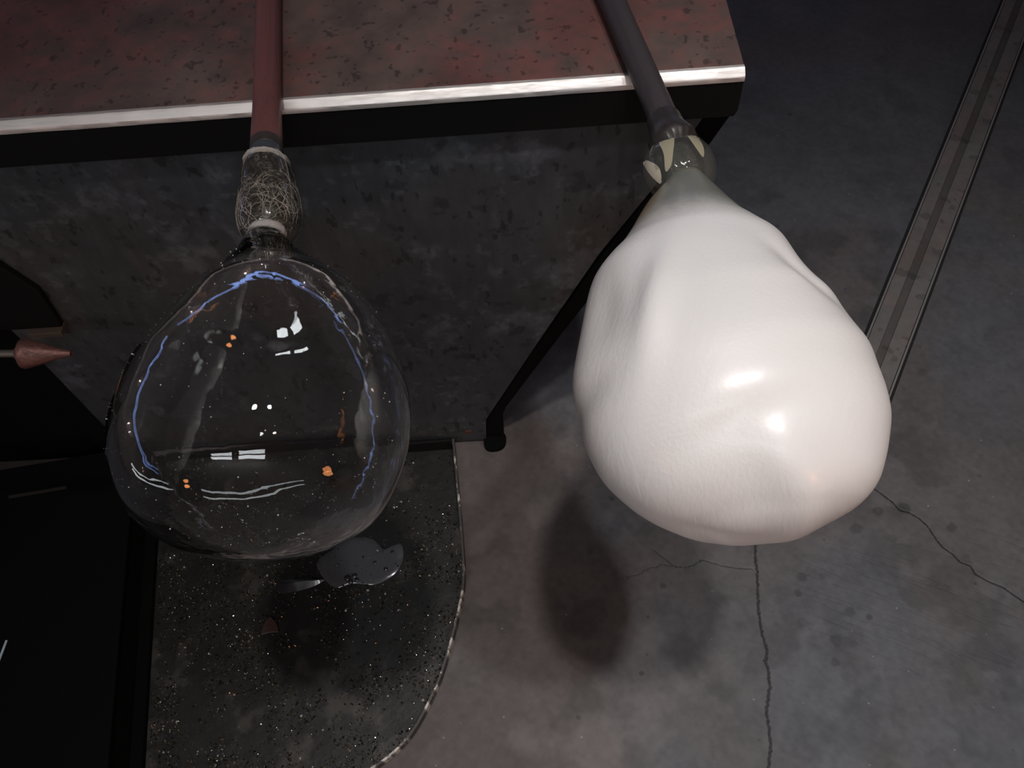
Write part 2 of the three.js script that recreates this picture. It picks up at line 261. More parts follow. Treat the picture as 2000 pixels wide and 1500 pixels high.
function inside(poly, x, z) { let c = false; for (let i = 0, j = poly.length - 1; i < poly.length; j = i++) { const [a, b] = poly[i], [d, e] = poly[j]; if ((b > z) !== (e > z) && x < (d - a) * (z - b) / (e - b) + a) c = !c; } return c; }
const puddleA = smoothXZ([[-0.470, -0.606], [-0.439, -0.634], [-0.399, -0.655], [-0.360, -0.650], [-0.335, -0.628], [-0.304, -0.638], [-0.296, -0.610], [-0.312, -0.575], [-0.350, -0.556], [-0.395, -0.560], [-0.425, -0.553], [-0.446, -0.566]], true, 90);
{
  const shape = puddleA, cx = -0.38, cz = -0.60, pos = [], idx = [], rings = 10, n = shape.length - 1;
  for (let k = 0; k <= rings; k++) { const s = k / rings; for (let i = 0; i < n; i++) { const x = lerp(cx, shape[i][0], s), z = lerp(cz, shape[i][1], s); pos.push(x, 0.0062 + 0.0030 * Math.sqrt(Math.max(0, 1 - Math.pow(s, 5))) + 0.0007 * (N1(x * 3, z * 3, 64, 3) - 0.5) * (1 - s), z); } }
  for (let k = 0; k < rings; k++) for (let i = 0; i < n; i++) { const a = k * n + i, b = k * n + (i + 1) % n; idx.push(a, b, a + n, b, b + n, a + n); }
  const o = pos.length / 3; for (let i = 0; i < n; i++) pos.push(shape[i][0], 0.0056, shape[i][1]);
  for (let i = 0; i < n; i++) { const a = rings * n + i, b = rings * n + (i + 1) % n; idx.push(a, b, o + i, b, o + (i + 1) % n, o + i); }
  const g = new THREE.BufferGeometry(); g.setAttribute('position', new THREE.Float32BufferAttribute(pos, 3)); g.setIndex(idx); g.computeVertexNormals();
  const m = mesh('puddle', g, phys({ color: lin(0.075, 0.077, 0.082), roughness: 0.2, clearcoat: 1, clearcoatRoughness: 0.05 }), scene);
  for (const [x, z, q] of [[-0.405, -0.571, 0.007], [-0.392, -0.574, 0.006], [-0.398, -0.563, 0.0055], [-0.386, -0.566, 0.005], [-0.352, -0.60, 0.004], [-0.33, -0.585, 0.0045], [-0.318, -0.62, 0.004]]) mesh('bubble', new THREE.SphereGeometry(q, 18, 10, 0, Math.PI * 2, 0, Math.PI / 2).scale(1, 0.7, 1).translate(x, 0.0080, z), phys({ color: lin(0.02, 0.02, 0.022), roughness: 0.1, clearcoat: 1 }), m);
  m.position.y = 0.0006; m.userData = { label: 'small grey water puddle in the tray beside the clear glass bubble', category: 'puddle' };
}
{
  const s = new THREE.Shape(); s.moveTo(-0.052, 0.012); s.quadraticCurveTo(-0.02, 0.030, 0.052, 0.000); s.quadraticCurveTo(0.02, -0.018, -0.034, -0.016); s.quadraticCurveTo(-0.054, -0.006, -0.052, 0.012);
  const pos = [], idx = [], pts = s.getPoints(14); pts.pop(); const n = pts.length;
  pts.forEach((p) => pos.push(p.x, 0, -p.y)); pts.forEach((p) => { const e = clamp(Math.abs(p.x) / 0.05); pos.push(p.x * 0.86, 0.0065 * (1 - e * e * 0.6), -(p.y * 0.18 + 0.003 - p.x * 0.06)); });
  for (let i = 0; i < n; i++) { const j = (i + 1) % n; idx.push(i, j, n + i, j, n + j, n + i); } for (let i = 1; i < n - 1; i++) { idx.push(n, n + i, n + i + 1); idx.push(0, i + 1, i); }
  let g = new THREE.BufferGeometry(); g.setAttribute('position', new THREE.Float32BufferAttribute(pos, 3)); g.setIndex(idx); g = toCreasedNormals(g, 0.5);
  const m = mesh('glass_shard', g, phys({ color: lin(0.022, 0.022, 0.024), roughness: 0.22, clearcoat: 1, clearcoatRoughness: 0.1 }), scene);
  m.position.set(-0.500, 0.0065, -0.566); m.rotation.y = 0.10; m.userData = { label: 'dark blade-shaped glass shard pointing at the puddle in the tray', category: 'shard' };
  const f = new THREE.Shape(); f.moveTo(-0.016, -0.012); f.quadraticCurveTo(-0.008, 0.014, 0.002, 0.018); f.quadraticCurveTo(0.016, 0.006, 0.017, -0.012); f.quadraticCurveTo(0.003, -0.009, -0.016, -0.012);
  const fg = new THREE.ExtrudeGeometry(f, { depth: 0.0015, bevelEnabled: true, bevelThickness: 0.0008, bevelSize: 0.0008, bevelSegments: 2 }); fg.rotateX(-Math.PI / 2);
  const c = mesh('glass_shard', fg, phys({ color: lin(0.055, 0.030, 0.023), roughness: 0.3, clearcoat: 0.6 }), scene);
  c.position.set(-0.550, 0.0085, -0.482); c.rotation.set(0.14, 0.1, 0); c.userData = { label: 'small brown triangular glass shard among the crumbs in the tray', category: 'shard' };
}
{
  const r = rng(4242), geo = new THREE.IcosahedronGeometry(1, 0), COUNT = 21000;
  const im = new THREE.InstancedMesh(geo, phys({ color: 0xffffff, roughness: 0.12, clearcoat: 1, flatShading: true }), COUNT);
  const M = new THREE.Matrix4(), q = new THREE.Quaternion(), e = new THREE.Euler(), col = new THREE.Color(); let k = 0;
  while (k < COUNT) {
    const x = -0.83 + 0.66 * r(), z = -0.83 + 0.66 * r(); if (!inside(trayPts.all, x, z) || !inside(trayPts.all, x + 0.006, z) || !inside(trayPts.all, x - 0.006, z + 0.006) || z < -0.835) continue;
    const pu = inside(puddleA, x, z); if (pu && (r() > 0.10)) continue;
    const d = N2(x * 0.8, z * 0.8, 24, 4) + 0.6 * (N1(x, z, 90, 2) - 0.5) - (z < -0.72 ? 0.12 : 0); if (r() > sstep(0.36, 0.66, d) * 0.9 + 0.04) continue;
    const big = r() ** 5, s = 0.0006 + 0.0020 * big; e.set(r() * 6, r() * 6, r() * 6); q.setFromEuler(e);
    M.compose(V(x, 0.006 + s * 0.5 + (pu ? 0.003 : 0), z), q, V(s * (0.7 + 0.8 * r()), s * (0.6 + 0.5 * r()), s * (0.7 + 0.8 * r()))); im.setMatrixAt(k, M);
    const w = r(); if (w > 0.972) col.setRGB(0.40, 0.36, 0.32); else if (w > 0.90) col.setRGB(0.13, 0.10, 0.075); else if (w > 0.45) col.setRGB(0.040, 0.032, 0.022); else col.setRGB(0.010, 0.0085, 0.0065); im.setColorAt(k, col); k++;
  }
  im.name = 'glass_crumbs'; im.castShadow = im.receiveShadow = true; im.userData = { label: 'wet glittering crumbs of broken glass strewn over the tray', category: 'crumbs', kind: 'stuff' }; scene.add(im);
}

// ---------------------------------------------------------------- steel track let into the floor
{
  const t = thing('floor_track', 'long worn steel track set into the concrete floor right of the white bubble', 'track', [0.70, 0, -0.93]);
  const dir = V(1.216 - 0.725, 0, -1.855 + 1.03), ang = Math.atan2(dir.x, -dir.z); t.rotation.y = -ang;
  const tex = dataTex(512, (u, v) => { const a = N1(u, v, 8, 5), b = N2(u, v, 40, 3), sp = sstep(0.70, 0.76, N3(u, v, 20, 2)), l = (0.17 + 0.08 * (a - 0.5) + 0.05 * (b - 0.5)) * (1 - 0.3 * sp); const w = sstep(0.3, 0.7, N2(u + 0.2, v, 6, 3)); const e = (q) => Math.pow(q, 1 / 2.2); return [e(l * lerp(1.02, 1.14, w)), e(l * lerp(0.98, 0.95, w)), e(l * lerp(0.93, 0.88, w))]; }, true);
  const m1 = std({ map: tex, roughness: 0.5, metalness: 0.25, bumpMap: scuffBump, bumpScale: 0.0008 }), m2 = std({ color: lin(0.27, 0.26, 0.25), roughness: 0.45, metalness: 0.4, bumpMap: scuffBump, bumpScale: 0.001 }), m3 = std({ color: lin(0.008, 0.008, 0.008), roughness: 0.9 });
  const L0 = -3.6, L1 = 0.06, strip = (n, x0, x1, y0, y1, m) => mesh(n, planarUV(boxG(x0, x1, y0, y1, L0, L1, 0.0012), (x) => x * 2, (x, y, z) => z * 2), m, t);
  strip('bed', -0.052, 0.052, -0.02, 0.0012, m3);
  strip('flange', -0.040, -0.012, -0.002, 0.0055, m1); strip('flange', 0.006, 0.040, -0.002, 0.0055, m1);
  strip('channel', -0.012, 0.006, -0.002, 0.0030, std({ map: tex, color: lin(0.55, 0.53, 0.52), roughness: 0.6, metalness: 0.2 }));
  strip('edge_strip', -0.0455, -0.041, -0.002, 0.0072, m2); strip('edge_strip', 0.041, 0.0455, -0.002, 0.0072, m2);
}

// ---------------------------------------------------------------- blown bubbles
function contour(L, R) {                                   // left and right outlines (along, across) as one smooth curve
  const pts = [...L.map((p) => V(p[0], p[1], 0)), ...R.slice(0, -1).reverse().map((p) => V(p[0], p[1], 0))];
  const c = new THREE.CatmullRomCurve3(pts, false, 'centripetal'); let sp = 0.5, best = -1;
  for (let i = 350; i <= 650; i++) { const q = c.getPoint(i / 1000); if (q.x > best) { best = q.x; sp = i / 1000; } }      // the far end of the bulb
  return (s) => { const a = c.getPoint(s * sp), b = c.getPoint(1 - s * (1 - sp)); return [a, b]; };
}
function bubble(L, R, k, NS, NA, bump) {                   // x across, y up, z along
  const f = contour(L, R), pos = [], idx = [], par = [];
  for (let i = 0; i <= NS; i++) {
    const s = 1 - Math.pow(1 - i / NS, 1.0), [a, b] = f(s), mx = (a.y + b.y) / 2, mz = (a.x + b.x) / 2, hx = (b.y - a.y) / 2, hz = (b.x - a.x) / 2, hw = Math.hypot(hx, hz);
    for (let j = 0; j < NA; j++) { const th = j / NA * Math.PI * 2, c = Math.cos(th), q = Math.sin(th); pos.push(mx + hx * c, (typeof k === 'function' ? k(s, q) : k) * hw * q, mz + hz * c); par.push([s, th]); }
  }
  for (let i = 0; i < NS; i++) for (let j = 0; j < NA; j++) { const a = i * NA + j, b = i * NA + (j + 1) % NA; idx.push(a, a + NA, b, b, a + NA, b + NA); }
  const g = new THREE.BufferGeometry(); g.setAttribute('position', new THREE.Float32BufferAttribute(pos, 3)); g.setIndex(idx);
  { const v = (i) => V().fromArray(pos, i * 3), m = Math.floor(NS / 2) * NA, n = V().crossVectors(v(m + NA).sub(v(m)), v(m + 1).sub(v(m))); if (n.dot(V(v(m).x - (v(m).x + v(m + NA / 2).x) / 2, v(m).y, 0)) < 0) for (let i = 0; i < idx.length; i += 3) { const t = idx[i]; idx[i] = idx[i + 1]; idx[i + 1] = t; } g.setIndex(idx); }
  const polish = () => { g.computeVertexNormals(); const n = g.attributes.normal, q = V(), o = NS * NA; for (let j = 0; j < NA; j++) q.add(V().fromBufferAttribute(n, o + j)); q.normalize(); for (let j = 0; j < NA; j++) n.setXYZ(o + j, q.x, q.y, q.z); };
  polish();
  if (bump) { const p = g.attributes.position, n = g.attributes.normal; for (let i = 0; i < p.count; i++) { const d = bump(p.getX(i), p.getY(i), p.getZ(i), n.getY(i)); p.setXYZ(i, p.getX(i) + n.getX(i) * d, p.getY(i) + n.getY(i) * d, p.getZ(i) + n.getZ(i) * d); } polish(); }
  return { g, NS, NA };
}
function shell({ g, NS, NA }, thick) {                      // glass with an inside face
  const p = g.attributes.position, n = g.attributes.normal, c = p.count, pos = [...p.array], idx = [...g.index.array];
  for (let i = 0; i < c; i++) { const t = thick(p.getX(i), p.getY(i), p.getZ(i)); pos.push(p.getX(i) - n.getX(i) * t, p.getY(i) - n.getY(i) * t, p.getZ(i) - n.getZ(i) * t); }
  const src = g.index.array; for (let i = 0; i < src.length; i += 3) idx.push(src[i] + c, src[i + 2] + c, src[i + 1] + c);
  for (let j = 0; j < NA; j++) { const a = j, b = (j + 1) % NA; idx.push(a, b, a + c, b, b + c, a + c); }
  const o = new THREE.BufferGeometry(); o.setAttribute('position', new THREE.Float32BufferAttribute(pos, 3)); o.setIndex(idx); o.computeVertexNormals(); return o;
}
function frame(group, A, a, s, w) { group.position.fromArray(A); group.quaternion.setFromRotationMatrix(new THREE.Matrix4().makeBasis(V(...s).normalize(), V(...w).normalize(), V(...a).normalize())); }
const glass = phys({ color: 0xffffff, roughness: 0.0, transmission: 1, thickness: 0.004, ior: 1.5, attenuationColor: lin(0.80, 0.88, 0.84), attenuationDistance: 0.05 });
const pipeTex = (r0, g0, b0, seed) => { const N = makeNoise(seed); return dataTex(512, (u, v) => { const a = N(u, v, 6, 5), b = N(u + 0.3, v, 40, 3), k = 0.6 + 0.7 * (a - 0.5) + 0.35 * (b - 0.5) + 0.4; const e = (q) => Math.pow(clamp(q), 1 / 2.2); return [e(r0 * k), e(g0 * k), e(b0 * k)]; }, true); };

{
  const t = thing('clear_glass_bubble', 'large clear round glass bubble on the reddish brown blowpipe', 'glass bubble');
  frame(t, [-0.2999, 0.937, -0.7507], [0.114, -0.05, 0.9922], [0.9935, 0, -0.1142], [0.0057, 0.9988, 0.0497]);
  const L = [[0.1167, -0.0197], [0.1475, -0.0318], [0.1701, -0.0446], [0.193, -0.0567], [0.2116, -0.0696], [0.2253, -0.0841], [0.2436, -0.0951], [0.2617, -0.1057], [0.2791, -0.1169], [0.2974, -0.1269], [0.3177, -0.1333], [0.3391, -0.1387], [0.3613, -0.1418], [0.3834, -0.1404], [0.4046, -0.1341], [0.425, -0.1254], [0.4416, -0.1115], [0.4549, -0.0943], [0.4647, -0.0747], [0.4732, -0.0547], [0.4797, -0.0345], [0.4840, -0.0144]];
  const R = [[0.1237, 0.0164], [0.1508, 0.0329], [0.1727, 0.0506], [0.1925, 0.0687], [0.2115, 0.0869], [0.2333, 0.1023], [0.2575, 0.1143], [0.2825, 0.124], [0.3082, 0.13], [0.3336, 0.1336], [0.3583, 0.1338], [0.3817, 0.1308], [0.4031, 0.1241], [0.4228, 0.1156], [0.4405, 0.1055], [0.4549, 0.0928], [0.4644, 0.0765], [0.472, 0.0594], [0.4758, 0.0407], [0.4800, 0.022], [0.4836, 0.0039], [0.4840, -0.0144]];
  const B = bubble(L, R, 0.92, 110, 128, (x, y, z) => 0.0004 * (N1(x * 3 + 0.5, z * 3 + y * 2, 64, 2) - 0.5) + 0.00006 * (N2(x * 9, z * 9 + y * 7, 64, 2) - 0.5));
  mesh('bulb', shell(B, (x, y, z) => 0.0026 + 0.0022 * sstep(0.40, 0.487, z) + 0.003 * sstep(0.20, 0.12, z)), glass, t).userData.label = 'clear thin glass bulb';
  {                                                        // seeds and dust on the glass
    const r = rng(31), p = B.g.attributes.position, n = B.g.attributes.normal, parts = []; const base = new THREE.OctahedronGeometry(1, 0);
    for (let i = 0; i < 1500; i++) { const k = Math.floor(r() * p.count); if (p.getZ(k) < 0.15 || n.getY(k) < 0.22) continue; const s = 0.00026 + 0.0006 * r() ** 5; parts.push(base.clone().scale(s, s, s).translate(p.getX(k) + (r() - 0.5) * 0.003, p.getY(k), p.getZ(k) + (r() - 0.5) * 0.003)); }
    const d = mesh('dust_specks', mergeGeometries(parts), std({ color: lin(0.62, 0.59, 0.55), roughness: 0.4 }), t); d.userData.kind = 'stuff';
  }
  const pipe = new THREE.Group(); pipe.name = 'blowpipe'; pipe.rotation.x = -0.05; t.add(pipe);
  const pipeMat = std({ map: pipeTex(0.155, 0.052, 0.047, 3), roughness: 0.55, bumpMap: scuffBump, bumpScale: 0.0006 });
  mesh('tube', lathe([[0.010, -1.20], [0.0160, -1.20], [0.0165, -1.198], [0.0165, -0.12], [0.0172, -0.06], [0.0182, -0.028], [0.0182, -0.012]], 48), pipeMat, pipe);
  mesh('scorched_end', wobble(lathe([[0.0182, -0.014], [0.0187, -0.012], [0.0187, -0.001], [0.0176, 0.0]], 64), 0.0002, 4, 8), std({ map: pipeTex(0.035, 0.026, 0.022, 5), roughness: 0.5 }), pipe);
  mesh('pipe_tip', wobble(lathe([[0.0174, -0.002], [0.0182, 0.0], [0.0182, 0.010], [0.0176, 0.020], [0.0150, 0.040]], 64), 0.0004, 5, 9), std({ map: pipeTex(0.075, 0.082, 0.100, 6), roughness: 0.4, metalness: 0.4 }), t).userData.label = 'blue-grey steel pipe tip';
  // cracked waste glass between pipe and bubble
  const moilP = [[0.0185, 0.008], [0.0230, 0.014], [0.0275, 0.026], [0.0310, 0.042], [0.0340, 0.060], [0.0362, 0.078], [0.0366, 0.090], [0.0345, 0.104], [0.0300, 0.114], [0.0235, 0.121], [0.0165, 0.124]];
  const prof = new THREE.CatmullRomCurve3(moilP.map((q) => V(q[0], q[1], 0))).getPoints(60).map((q) => [q.x, q.y]);
  const DROP = -0.009, rad = (z) => { for (let i = 1; i < prof.length; i++) if (prof[i][1] >= z) { const u = (z - prof[i - 1][1]) / (prof[i][1] - prof[i - 1][1]); return lerp(prof[i - 1][0], prof[i][0], u); } return 0.016; };
  const off = (z) => DROP * sstep(0.01, 0.08, z);
  const moilG = (scale) => { const g = lathe(prof.map((q) => [q[0] * scale, q[1]]), 80), p = g.attributes.position; for (let i = 0; i < p.count; i++) p.setY(i, p.getY(i) + off(p.getZ(i))); g.computeVertexNormals(); return g; };
  mesh('moil', wobble(moilG(1), 0.0004, 3, 12), phys({ color: lin(0.92, 0.9, 0.86), transmission: 1, thickness: 0, roughness: 0.04, ior: 1.5 }), t).userData.label = 'crackled clear glass collar';
  const fr = dataTex(1024, (u, v) => { const a = N1(u, v, 50, 4), b = N2(u, v, 110, 3), c = N3(u, v, 14, 4); let l = 0.022 + 0.035 * sstep(0.42, 0.66, a) + 0.11 * sstep(0.60, 0.72, b) * sstep(0.3, 0.6, c) + 0.25 * sstep(0.66, 0.74, a) * sstep(0.45, 0.6, c); const e = (q) => Math.pow(q, 1 / 2.2); return [e(l * 1.06), e(l), e(l * 0.86)]; }, true);
  const frB = dataTex(512, (u, v) => grey(N1(u, v, 60, 3)));
  mesh('scorched_core', wobble(moilG(0.93), 0.0006, 9, 15), phys({ map: fr, roughness: 0.4, bumpMap: frB, bumpScale: 0.0012, clearcoat: 0.5, clearcoatRoughness: 0.2 }), t);
  {                                                        // white crack lines running up from the neck
    const r = rng(808), tubes = [];
    const grow = (z, th, dir, len, w, depth) => {
      const pts = []; let steps = Math.max(3, Math.round(len / 0.0035));
      for (let i = 0; i <= steps; i++) { const q = rad(z) * 0.975; pts.push(V(q * Math.cos(th), q * Math.sin(th) + off(z), z)); z -= 0.0035 * Math.cos(dir); th += 0.0035 * Math.sin(dir) / q; dir += (r() - 0.5) * 0.9; dir *= 0.93; if (z < 0.03 || z > 0.121) break; if (depth < 3 && r() < 0.22) grow(z, th, dir + (r() < 0.5 ? -0.8 : 0.8), len * 0.45, w * 0.75, depth + 1); }
      if (pts.length > 2) tubes.push(new THREE.TubeGeometry(new THREE.CatmullRomCurve3(pts), pts.length * 2, w, 4, false));
    };
    for (let i = 0; i < 40; i++) grow(0.119 - 0.012 * r(), i / 46 * 6.283 + r() * 0.2, (r() - 0.5) * 1.2, 0.020 + 0.035 * r(), 0.00012 + 0.00016 * r() ** 2, 0);
    for (let i = 0; i < 26; i++) grow(0.06 + 0.05 * r(), r() * 6.283, r() * 6.28, 0.010 + 0.012 * r(), 0.00014 + 0.0001 * r(), 1);
    const m = mesh('crack_lines', mergeGeometries(tubes), std({ color: lin(0.62, 0.58, 0.55), roughness: 0.6 }), t); m.userData.kind = 'stuff';
  }
  const frost = std({ color: lin(0.50, 0.46, 0.43), roughness: 0.75, bumpMap: frB, bumpScale: 0.001 });
  const ring = wobble(new THREE.TorusGeometry(0.0235, 0.0032, 14, 80), 0.0009, 5, 21).scale(1, 1, 1.5); ring.rotateY(-0.16); ring.rotateX(0.05);
  mesh('residue_ring', ring.translate(0, -0.001, 0.019), frost, t).userData.label = 'whitish ring of residue';
  mesh('neck_ring', wobble(lathe([[0.0165, 0.118], [0.0200, 0.1185], [0.0207, 0.122], [0.0203, 0.127], [0.0185, 0.1295]], 64), 0.0007, 6, 22), frost, t).userData.label = 'frosted white neck ring';
}

{
  const t = thing('white_glass_bubble', 'large lumpy opaque white glass bubble on the dark blowpipe', 'glass bubble');
  frame(t, [0.1554, 0.937, -0.7598], [0.161, -0.0799, 0.9837], [0.9869, 0, -0.1615], [0.0129, 0.9968, 0.0789]);
  const L = [[0.084, -0.0144], [0.1002, -0.0324], [0.116, -0.0502], [0.1353, -0.0673], [0.1558, -0.0839], [0.1735, -0.1006], [0.1874, -0.1178], [0.2024, -0.1337], [0.222, -0.1458], [0.243, -0.1558], [0.2642, -0.1645], [0.2852, -0.1722], [0.3058, -0.1788], [0.3265, -0.1828], [0.3471, -0.1833], [0.3671, -0.1816], [0.3861, -0.1785], [0.404, -0.1733], [0.4199, -0.1647], [0.4346, -0.1549], [0.4475, -0.1434], [0.4588, -0.1306], [0.4691, -0.1173], [0.4774, -0.1027], [0.4845, -0.0881], [0.4892, -0.0713]];
  const R = [[0.0902, 0.0172], [0.1179, 0.0256], [0.1439, 0.034], [0.1675, 0.0427], [0.1861, 0.0527], [0.2072, 0.0604], [0.2327, 0.0643], [0.2534, 0.0711], [0.2727, 0.0784], [0.2909, 0.086], [0.3114, 0.0891], [0.3316, 0.0928], [0.3517, 0.097], [0.3723, 0.0958], [0.3933, 0.0945], [0.4138, 0.0903], [0.4325, 0.0815], [0.4504, 0.0711], [0.4667, 0.0588], [0.4781, 0.0426], [0.4845, 0.0243], [0.4888, 0.0052], [0.4912, -0.0144], [0.4920, -0.0341], [0.4914, -0.0536], [0.4892, -0.0713]];
  const dents = [[0.042, 0.225, 0.026, 0.026, 0, 0.006], [0.044, 0.283, 0.011, 0.034, -0.56, -0.006], [-0.104, 0.297, 0.014, 0.060, 0.44, 0.0085], [-0.146, 0.27, 0.020, 0.05, 0.25, -0.008],
    [-0.05, 0.418, 0.075, 0.018, -0.12, -0.0045], [-0.036, 0.462, 0.020, 0.030, -0.6, 0.006], [-0.078, 0.443, 0.035, 0.025, 0, -0.003], [-0.085, 0.478, 0.065, 0.026, 0, -0.008], [-0.019, 0.489, 0.022, 0.022, 0, 0.004], [-0.178, 0.341, 0.022, 0.020, 0, -0.005]];                                        // [across, along, half width, half length, turn, height]
  const B = bubble(L, R, 0.85, 150, 160, (x, y, z, ny) => {
    let d = 0; const up = sstep(-0.45, 0.0, ny);
    for (const [cx, cz, sx, sz, a, h] of dents) { const X = x - cx, Z = z - cz, c = Math.cos(a), s = Math.sin(a), p = (X * c + Z * s) / sx, q = (-X * s + Z * c) / sz; d += h * Math.exp(-(p * p + q * q)); }
    return d * up;
  });
  const p = B.g.attributes.position, col = new Float32Array(p.count * 3), uv = new Float32Array(p.count * 2);
  for (let i = 0; i < p.count; i++) {
    const x = p.getX(i), y = p.getY(i), z = p.getZ(i); uv[2 * i] = x * 4 + y; uv[2 * i + 1] = z * 4;
    const w = sstep(0.140, 0.205, z - 0.06 * x + 0.008 * (N1(x * 4, z * 4, 64, 3) - 0.5)), am = sstep(0.55, 1, Math.abs(x + 0.0) / (0.02 + (z - 0.08) * 0.9)) * (1 - w);
    const cr = lerp(lerp(0.18, 0.27, am), 0.87, w), cg = lerp(lerp(0.185, 0.185, am), 0.84, w), cb = lerp(lerp(0.155, 0.095, am), 0.815, w); col.set([cr, cg, cb], 3 * i);
  }
  B.g.setAttribute('color', new THREE.BufferAttribute(col, 3)); B.g.setAttribute('uv', new THREE.BufferAttribute(uv, 2));
  const streak = dataTex(1024, (u, v) => { const q = u * 0.82 + v * 0.57; return grey(0.5 + 0.5 * (N1(u, v, 90, 3) - 0.5) + 0.3 * (N2(q * 1, u * 0.1, 64, 3) - 0.5)); });
  mesh('bulb', B.g, phys({ vertexColors: true, roughness: 0.5, clearcoat: 0.6, clearcoatRoughness: 0.26, bumpMap: streak, bumpScale: 0.0005 }), t).userData.label = 'lumpy opaque white glass bulb with translucent neck';
  const pipe = new THREE.Group(); pipe.name = 'blowpipe'; pipe.rotation.x = -0.0799; t.add(pipe);
  mesh('tube', lathe([[0.010, -1.15], [0.0160, -1.15], [0.0165, -1.148], [0.0165, -0.05], [0.0168, 0.0], [0.0172, 0.006]], 48), std({ map: pipeTex(0.040, 0.032, 0.034, 13), roughness: 0.55, bumpMap: scuffBump, bumpScale: 0.0008 }), pipe);
  mesh('scorched_end', wobble(lathe([[0.0172, -0.002], [0.0190, 0.002], [0.0200, 0.014], [0.0225, 0.024], [0.0265, 0.034], [0.0270, 0.042], [0.0200, 0.050]], 80), 0.0018, 3.5, 18), phys({ map: pipeTex(0.020, 0.015, 0.013, 15), roughness: 0.55, clearcoat: 0.35, clearcoatRoughness: 0.25 }), t);
  const kz = 0.066, ky = -0.012, kr = [0.0405, 0.036, 0.043];
  const knob = wobble(new THREE.SphereGeometry(1, 72, 48).scale(...kr), 0.0005, 3, 25).translate(0.001, ky, kz);
  mesh('knob', knob, phys({ color: lin(0.84, 0.83, 0.77), transmission: 0.95, thickness: 0, roughness: 0.03, ior: 1.5 }), t).userData.label = 'clear glass knob with cream streaks';
  mesh('core', wobble(new THREE.SphereGeometry(1, 64, 40).scale(0.027, 0.024, 0.036), 0.0015, 5, 26).translate(0.001, ky + 0.002, kz - 0.002), phys({ color: lin(0.045, 0.047, 0.045), roughness: 0.25, clearcoat: 1, clearcoatRoughness: 0.05, bumpMap: streak, bumpScale: 0.002 }), t);
  const cream = std({ color: lin(0.50, 0.46, 0.36), roughness: 0.6, side: THREE.DoubleSide });
  const patch = (pts) => {                                 // a curved petal lying inside the knob
    const sm = new THREE.CatmullRomCurve3(pts.map((q) => V(q[0], q[1], 0)), true, 'centripetal').getPoints(40); sm.pop(); const s = new THREE.Shape(sm.map((q) => new THREE.Vector2(q.x, q.y))); let g;
    const pos = []; const tri = THREE.ShapeUtils.triangulateShape(s.getPoints(), []), P = s.getPoints();
    const sub = (a, b, c, d) => { if (!d) { pos.push(a, b, c); return; } const ab = a.clone().lerp(b, 0.5), bc = b.clone().lerp(c, 0.5), ca = c.clone().lerp(a, 0.5); sub(a, ab, ca, d - 1); sub(ab, b, bc, d - 1); sub(ca, bc, c, d - 1); sub(ab, bc, ca, d - 1); };
    for (const f of tri) sub(P[f[0]], P[f[1]], P[f[2]], 3);
    const out = []; for (const q of pos) { const X = q.x / kr[0], Z = (q.y - kz) / kr[2], Y = Math.sqrt(Math.max(0.04, 0.965 - X * X - Z * Z)); out.push(q.x, ky + Y * kr[1], q.y); }
    g = new THREE.BufferGeometry(); g.setAttribute('position', new THREE.Float32BufferAttribute(out, 3)); g = mergeVertices(g); g.computeVertexNormals(); return g;
  };
  mesh('cream_streak', patch([[-0.018, 0.043], [-0.003, 0.041], [-0.005, 0.052], [-0.011, 0.068], [-0.018, 0.084], [-0.023, 0.086], [-0.021, 0.068]]), cream, t);
  mesh('cream_streak', patch([[0.012, 0.043], [0.020, 0.044], [0.024, 0.056], [0.023, 0.072], [0.019, 0.080], [0.013, 0.066]]), cream, t);
  mesh('cream_streak', patch([[-0.0375, 0.053], [-0.0335, 0.065], [-0.028, 0.080], [-0.029, 0.091], [-0.0345, 0.082], [-0.0380, 0.068]]), cream, t);
}

// ---------------------------------------------------------------- lamps of the workshop, and added fill lights
for (const l of LAMPS) {
  const g = thing('spotlight', l.label, 'spotlight', l.p), c = lin(...l.c);
  mesh('hood', new THREE.LatheGeometry([[0.0, 0.16], [0.06, 0.155], [0.10, 0.12], [0.13, 0.0], [0.137, -0.01], [0.133, -0.01], [0.095, 0.11], [0.0, 0.13]].map((q) => new THREE.Vector2(...q)), 40), blackSteel, g);
  mesh('rod', new THREE.CylinderGeometry(0.008, 0.008, RH - l.p[1] - 0.14, 12).translate(0, (RH - l.p[1] - 0.14) / 2 + 0.14, 0), blackSteel, g);
  mesh('lens', new THREE.CylinderGeometry(0.098, 0.098, 0.012, 40).translate(0, 0.07, 0), std({ color: 0x222222, emissive: c, emissiveIntensity: 20 }), g);
  const s = new THREE.SpotLight(c, l.cd, 0, l.ang, 0.9, 2); s.position.set(l.p[0], l.p[1] + 0.05, l.p[2]); s.target.position.set(l.to[0], 0, l.to[1]); s.castShadow = true; s.shadow.radius = 5; s.shadow.mapSize.set(2048, 2048); scene.add(s, s.target);
}
for (const [x, lab] of [[-1.7, 'added flat white ceiling fill panel at the front, left of the pair'], [0.3, 'added flat white ceiling fill panel at the front, right of the pair']]) {
  const g = thing('fill_light_panel', lab, 'fill light panel', [x, RH - 0.05, 3.6]), c = lin(0.93, 0.97, 1.0);  // unseen panels, added to fill the shadows and the bench front
  mesh('frame', new RoundedBoxGeometry(1.56, 0.05, 0.66, 2, 0.006).translate(0, 0.025, 0), blackSteel, g);
  mesh('diffuser', new RoundedBoxGeometry(1.5, 0.02, 0.6, 2, 0.004).translate(0, -0.004, 0), std({ color: 0x222222, emissive: c, emissiveIntensity: 6 }), g);
  const r = new THREE.RectAreaLight(c, FILL_LIGHT, 1.5, 0.6); r.position.set(x, RH - 0.075, 3.6); r.lookAt(x, 0, 3.6); scene.add(r);
}
